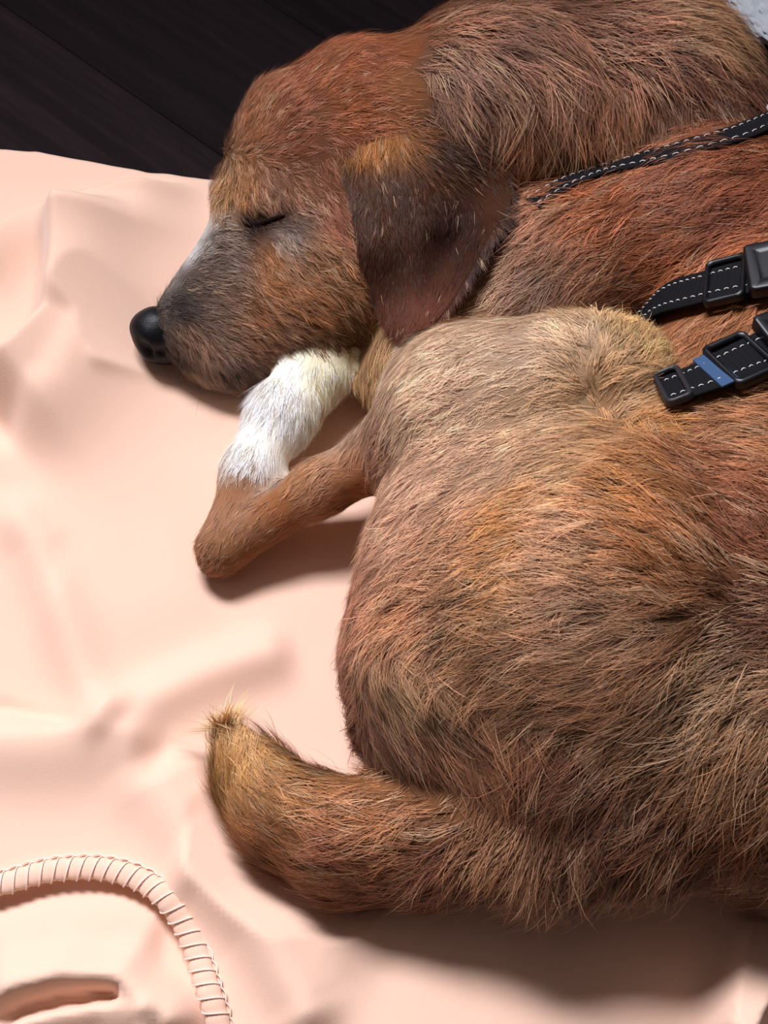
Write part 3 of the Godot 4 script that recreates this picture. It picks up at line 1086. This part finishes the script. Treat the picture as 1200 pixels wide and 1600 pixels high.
func strap(path: Array, half: float, parent: Node3D, webbing: Material, thread: Material, rib: float, dash: float) -> void:
	var line: PackedVector3Array = path[0]
	var b := Builder.new()
	var rings := []
	for i in line.size():
		var x := (line[mini(i + 3, line.size() - 1)] - line[maxi(i - 3, 0)]).normalized()
		var n: Vector3 = path[1][i]
		var z := x.cross(n).normalized()
		n = z.cross(x)
		var ph := fposmod(i * 0.00036, rib) / rib
		var bump := 0.00034 * pow(absf(sin(PI * ph)), 0.5)
		var ring := PackedVector3Array()
		for e in [[-1.0, -0.0009], [-1.03, 0.0], [-0.97, 0.0007], [-0.8, 0.0008 + bump * 0.3], [-0.72, 0.0008 + bump], [0.0, 0.0009 + bump], [0.72, 0.0008 + bump], [0.8, 0.0008 + bump * 0.3], [0.97, 0.0007], [1.03, 0.0], [1.0, -0.0009]]:
			ring.append(line[i] + z * half * e[0] + n * e[1])
		rings.append(ring)
	b.loft(rings)
	var nn := normals(b.v, b.f)
	var o := put("webbing_strap", array_mesh(b.v, nn, b.f), webbing, parent)
	var t := Builder.new()
	var step := int(dash / 0.00036)
	for s in [-0.6, 0.6]:
		var i := 4
		while i + step < line.size():
			var pts := PackedVector3Array()
			for k in 7:
				var j := i + int(step * 0.62 * k / 6.0)
				var x := (line[mini(j + 3, line.size() - 1)] - line[maxi(j - 3, 0)]).normalized()
				var n: Vector3 = path[1][j]
				var z := x.cross(n).normalized()
				pts.append(line[j] + z * half * s + z.cross(x) * (0.0008 + 0.0007 * sin(PI * k / 6.0)))
			t.tube(pts, 0.00028, 0.00028, 6)
			i += step
	tag(put("stitching", array_mesh(t.v, normals(t.v, t.f), t.f), thread, o), "pale dashed stitching", "", "stuff")

func rounded(hx: float, hz: float, r: float, n := 6) -> PackedVector2Array:
	var out := PackedVector2Array()
	for c in 4:
		var mid := Vector2([hx - r, -hx + r, -hx + r, hx - r][c], [hz - r, hz - r, -hz + r, -hz + r][c])
		for k in n + 1:
			var a := PI * 0.5 * (c + float(k) / n)
			out.append(mid + Vector2(cos(a), sin(a)) * r)
	return out

# a moulded frame: outer and inner rounded rectangles, rounded over its top
func frame_mesh(hx: float, hz: float, bar_x: float, bar_z: float, h: float) -> ArrayMesh:
	var rings := []
	var c := h * 0.35
	for e in [[0.0, 0.0, 0.0], [0.0, 0.0, h - c], [c * 0.3, c * 0.3, h - c * 0.3], [c, c, h], [bar_x - c, bar_z - c, h], [bar_x - c * 0.3, bar_z - c * 0.3, h - c * 0.3], [bar_x, bar_z, h - c], [bar_x, bar_z, 0.0]]:
		var o := rounded(hx - e[0], hz - e[1], maxf(0.0036 - e[0] * 0.6, 0.0008))
		var ring := PackedVector3Array()
		for p in o: ring.append(Vector3(p.x, e[2], p.y))
		rings.append(ring)
	rings.append(rings[0])
	var b := Builder.new()
	b.loft(rings, false)
	return outward(b)

func outward(b: Builder) -> ArrayMesh:   # turns the faces so that the enclosed volume is positive
	var vol := 0.0
	for i in range(0, b.f.size(), 3):
		vol += b.v[b.f[i]].dot(b.v[b.f[i + 1]].cross(b.v[b.f[i + 2]]))
	if vol > 0.0:
		for i in range(0, b.f.size(), 3):
			var k := b.f[i]
			b.f[i] = b.f[i + 1]
			b.f[i + 1] = k
	return array_mesh(b.v, normals(b.v, b.f), b.f)

func slab_mesh(hx: float, hz: float, h: float, r: float, c: float, sunk := 0.0) -> ArrayMesh:
	var rings := []
	var prof := [[0.0, 0.0], [0.0, h - c], [c * 0.3, h - c * 0.3], [c, h]]
	if sunk > 0.0: prof.append_array([[hz * 0.34, h], [hz * 0.34 + 0.0004, h - sunk], [hz * 0.5, h - sunk]])
	for e in prof:
		var ring := PackedVector3Array()
		for p in rounded(hx - e[0], hz - e[0], maxf(r - e[0], 0.0006)): ring.append(Vector3(p.x, e[1], p.y))
		rings.append(ring)
	var b := Builder.new()
	b.loft(rings)
	return outward(b)

func build_harness() -> void:
	var h := thing("dog_harness")
	tag(h, "black webbing dog harness with white dashed stitching and plastic buckles on the dog", "harness")
	var web := mat(Color("0d0e12"), 0.8)
	web.metallic_specular = 0.3
	web.resource_name = "black webbing"
	var weave := FastNoiseLite.new()
	weave.seed = 8
	weave.frequency = 0.4
	var wt := NoiseTexture2D.new()
	wt.width = 128
	wt.height = 128
	wt.seamless = true
	wt.as_normal_map = true
	wt.noise = weave
	web.normal_enabled = true
	web.normal_texture = wt
	web.normal_scale = 0.4
	web.uv1_triplanar = true
	web.uv1_scale = Vector3.ONE * 60.0
	var thread := mat(Color("e8e2da"), 0.6)
	thread.resource_name = "reflective thread"
	var plastic := mat(Color("0c0d11"), 0.4)
	plastic.metallic_specular = 0.5
	plastic.resource_name = "black plastic"
	passed_over = PackedInt32Array([CALF, THIGH])
	var upper := lay([[935, 532], [985, 507], [1040, 482], [1100, 463], [1165, 447], [1250, 432], [1340, 425]], 0.006)
	var lower := lay([[1046, 630], [1062, 624], [1105, 607], [1160, 580], [1205, 560], [1270, 535], [1350, 505]], 0.007)
	passed_over = PackedInt32Array([NECK])
	var collar := lay([[830, 320], [880, 290], [940, 268], [1000, 252], [1060, 237], [1115, 221], [1150, 212], Vector3(0.203, 0.137, -0.162), Vector3(0.224, 0.130, -0.180)], 0.001, 400)
	passed_over = PackedInt32Array()
	strap(upper, 0.0116, h, web, thread, 0.0030, 0.0043)
	strap(lower, 0.0116, h, web, thread, 0.0030, 0.0043)
	strap(collar, 0.0078, h, web, thread, 0.0030, 0.0060)
	bare.append([upper[0], 0.0118])
	bare.append([lower[0], 0.0118])
	var a := frame_at(upper, 1136, 452)
	a.origin -= a.basis.y * 0.0012
	put("slider_buckle", frame_mesh(0.0104, 0.0156, 0.0028, 0.0032, 0.0040), plastic, h).transform = a
	var bk := frame_at(upper, 1208, 438)
	put("clip_buckle", slab_mesh(0.0118, 0.0158, 0.0064, 0.0030, 0.0016, 0.0006), plastic, h).transform = bk
	var c := frame_at(lower, 1164, 580)
	c.origin -= c.basis.y * 0.0012
	put("slider_buckle", frame_mesh(0.0114, 0.0160, 0.0030, 0.0033, 0.0042), plastic, h).transform = c
	var d := frame_at(lower, 1240, 548)
	put("clip_buckle", slab_mesh(0.0118, 0.0165, 0.0066, 0.0030, 0.0016, 0.0006), plastic, h).transform = d
	var kp := mat(Color("26262a"), 0.45)
	put("keeper_loop", frame_mesh(0.0066, 0.0142, 0.0026, 0.0022, 0.0034), kp, h).transform = frame_at(lower, 1058, 622)
	var blue := mat(Color("27486e"), 0.7)
	blue.resource_name = "blue tape"
	var t := frame_at(lower, 1127, 597)
	t.origin += t.basis.y * 0.0004
	tag(put("fabric_tab", slab_mesh(0.0046, 0.0128, 0.0012, 0.0006, 0.0004), blue, h), "blue fabric tab folded round the strap")
	h.get_child(h.get_child_count() - 1).transform = t
	var ring := TorusMesh.new()
	ring.inner_radius = 0.0095
	ring.outer_radius = 0.0121
	ring.rings = 40
	ring.ring_segments = 12
	var steel := mat(Color("e4e0da"), 0.3, 0.5)
	var r := put("metal_ring", ring, steel, h)
	var rf := frame_at(collar, 1232, 198)
	rf.origin += rf.basis.y * 0.004 + rf.basis.z * 0.004
	r.transform = rf
	tag(r, "silver metal ring")

# ---------------------------------------------------------------- cushion behind the dog
func build_cushion() -> void:
	var o := thing("fleece_cushion", at(1420, -110, 0.0))
	tag(o, "pale grey fleecy cushion on the floor behind the dog's neck, only its corner showing", "cushion")
	var v := PackedVector3Array()
	var f := PackedInt32Array()
	var rows := 110
	var cols := 260
	for j in rows + 1:
		for i in cols:
			var th := PI * j / rows
			var ph := TAU * i / cols
			var d := Vector3(sin(th) * cos(ph), cos(th), sin(th) * sin(ph))
			var q := Vector3(signf(d.x) * pow(absf(d.x), 0.5), signf(d.y) * pow(absf(d.y), 0.8), signf(d.z) * pow(absf(d.z), 0.5))
			var p := q * Vector3(0.16, 0.013, 0.16) + Vector3(0, 0.014, 0)
			p += d * (noise.get_noise_3dv(p * 900.0) * 0.003 + noise.get_noise_3dv(p * 3200.0) * 0.0022)
			v.append(p)
	for j in rows:
		for i in cols:
			var a := j * cols + i
			var b := j * cols + (i + 1) % cols
			f.append_array([a, b, a + cols, b, b + cols, a + cols])
	var b2 := Builder.new()
	b2.v = v
	b2.f = f
	var m := mat(Color("b9c0c6"), 0.95)
	m.rim_enabled = true
	m.rim = 0.6
	put("cover", outward(b2), m, o)

# ---------------------------------------------------------------- main
func _ready() -> void:
	rng.seed = 4711
	noise.seed = 9
	noise.frequency = 0.1
	noise.fractal_octaves = 2
	# camera
	var cam := Camera3D.new()
	cam.name = "camera"
	cam.fov = FOV
	cam.near = 0.02
	cam.look_at_from_position(EYE, Vector3.ZERO, Vector3.UP)
	add_child(cam)
	cam.current = true
	cam_x = cam.transform.basis.x
	cam_y = cam.transform.basis.y
	cam_z = cam.transform.basis.z
	# daylight
	var env := Environment.new()
	env.background_mode = Environment.BG_SKY
	var sky := Sky.new()
	var sm := ProceduralSkyMaterial.new()
	sm.sky_top_color = Color("9fb6d8")
	sm.sky_horizon_color = Color("dfe6ee")
	sm.ground_horizon_color = Color("b9b9b4")
	sm.ground_bottom_color = Color("8d8a84")
	sky.sky_material = sm
	env.sky = sky
	env.background_energy_multiplier = 1.5
	env.tonemap_mode = Environment.TONE_MAPPER_LINEAR
	env.tonemap_exposure = 1.0
	env.sdfgi_enabled = true
	env.ssao_enabled = true
	env.ssil_enabled = true
	var we := WorldEnvironment.new()
	we.name = "world_environment"
	we.environment = env
	add_child(we)
	var win := AreaLight3D.new()
	win.name = "window_daylight"
	win.area_size = Vector2(0.75, 0.95)
	win.light_color = Color("f8f6ff")
	win.light_energy = 13.4
	win.shadow_enabled = true
	win.set("area_range", 8.0)
	win.look_at_from_position(Vector3(-0.5, 1.8, -0.82), Vector3(-0.5, 1.8, 0.0), Vector3.UP)
	add_child(win)
	# structure
	build_room()
	# blanket
	shape_dog()
	build_blanket()
	# dog
	var t0 := Time.get_ticks_msec()
	mesh_dog()
	ear_first = skin_v.size()
	mesh_ear()
	print("dog mesh ms ", Time.get_ticks_msec() - t0, " verts ", skin_v.size())
	read_coat()
	var dog := thing("dog")
	tag(dog, "reddish brown wire-haired dog asleep curled up on a pink blanket, wearing a black harness", "dog")
	var sc := PackedColorArray()
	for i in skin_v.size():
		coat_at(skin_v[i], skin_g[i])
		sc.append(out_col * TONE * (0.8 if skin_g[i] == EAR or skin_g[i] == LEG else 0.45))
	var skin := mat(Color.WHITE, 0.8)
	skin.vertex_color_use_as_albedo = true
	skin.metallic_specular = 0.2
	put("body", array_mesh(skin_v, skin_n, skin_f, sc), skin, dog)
	build_nose(dog)
	build_eye(dog)
	build_harness()
	build_cushion()
	if not BALD:
		t0 = Time.get_ticks_msec()
		grow_coat(dog, 12, 0.0034)
		print("coat ms ", Time.get_ticks_msec() - t0)
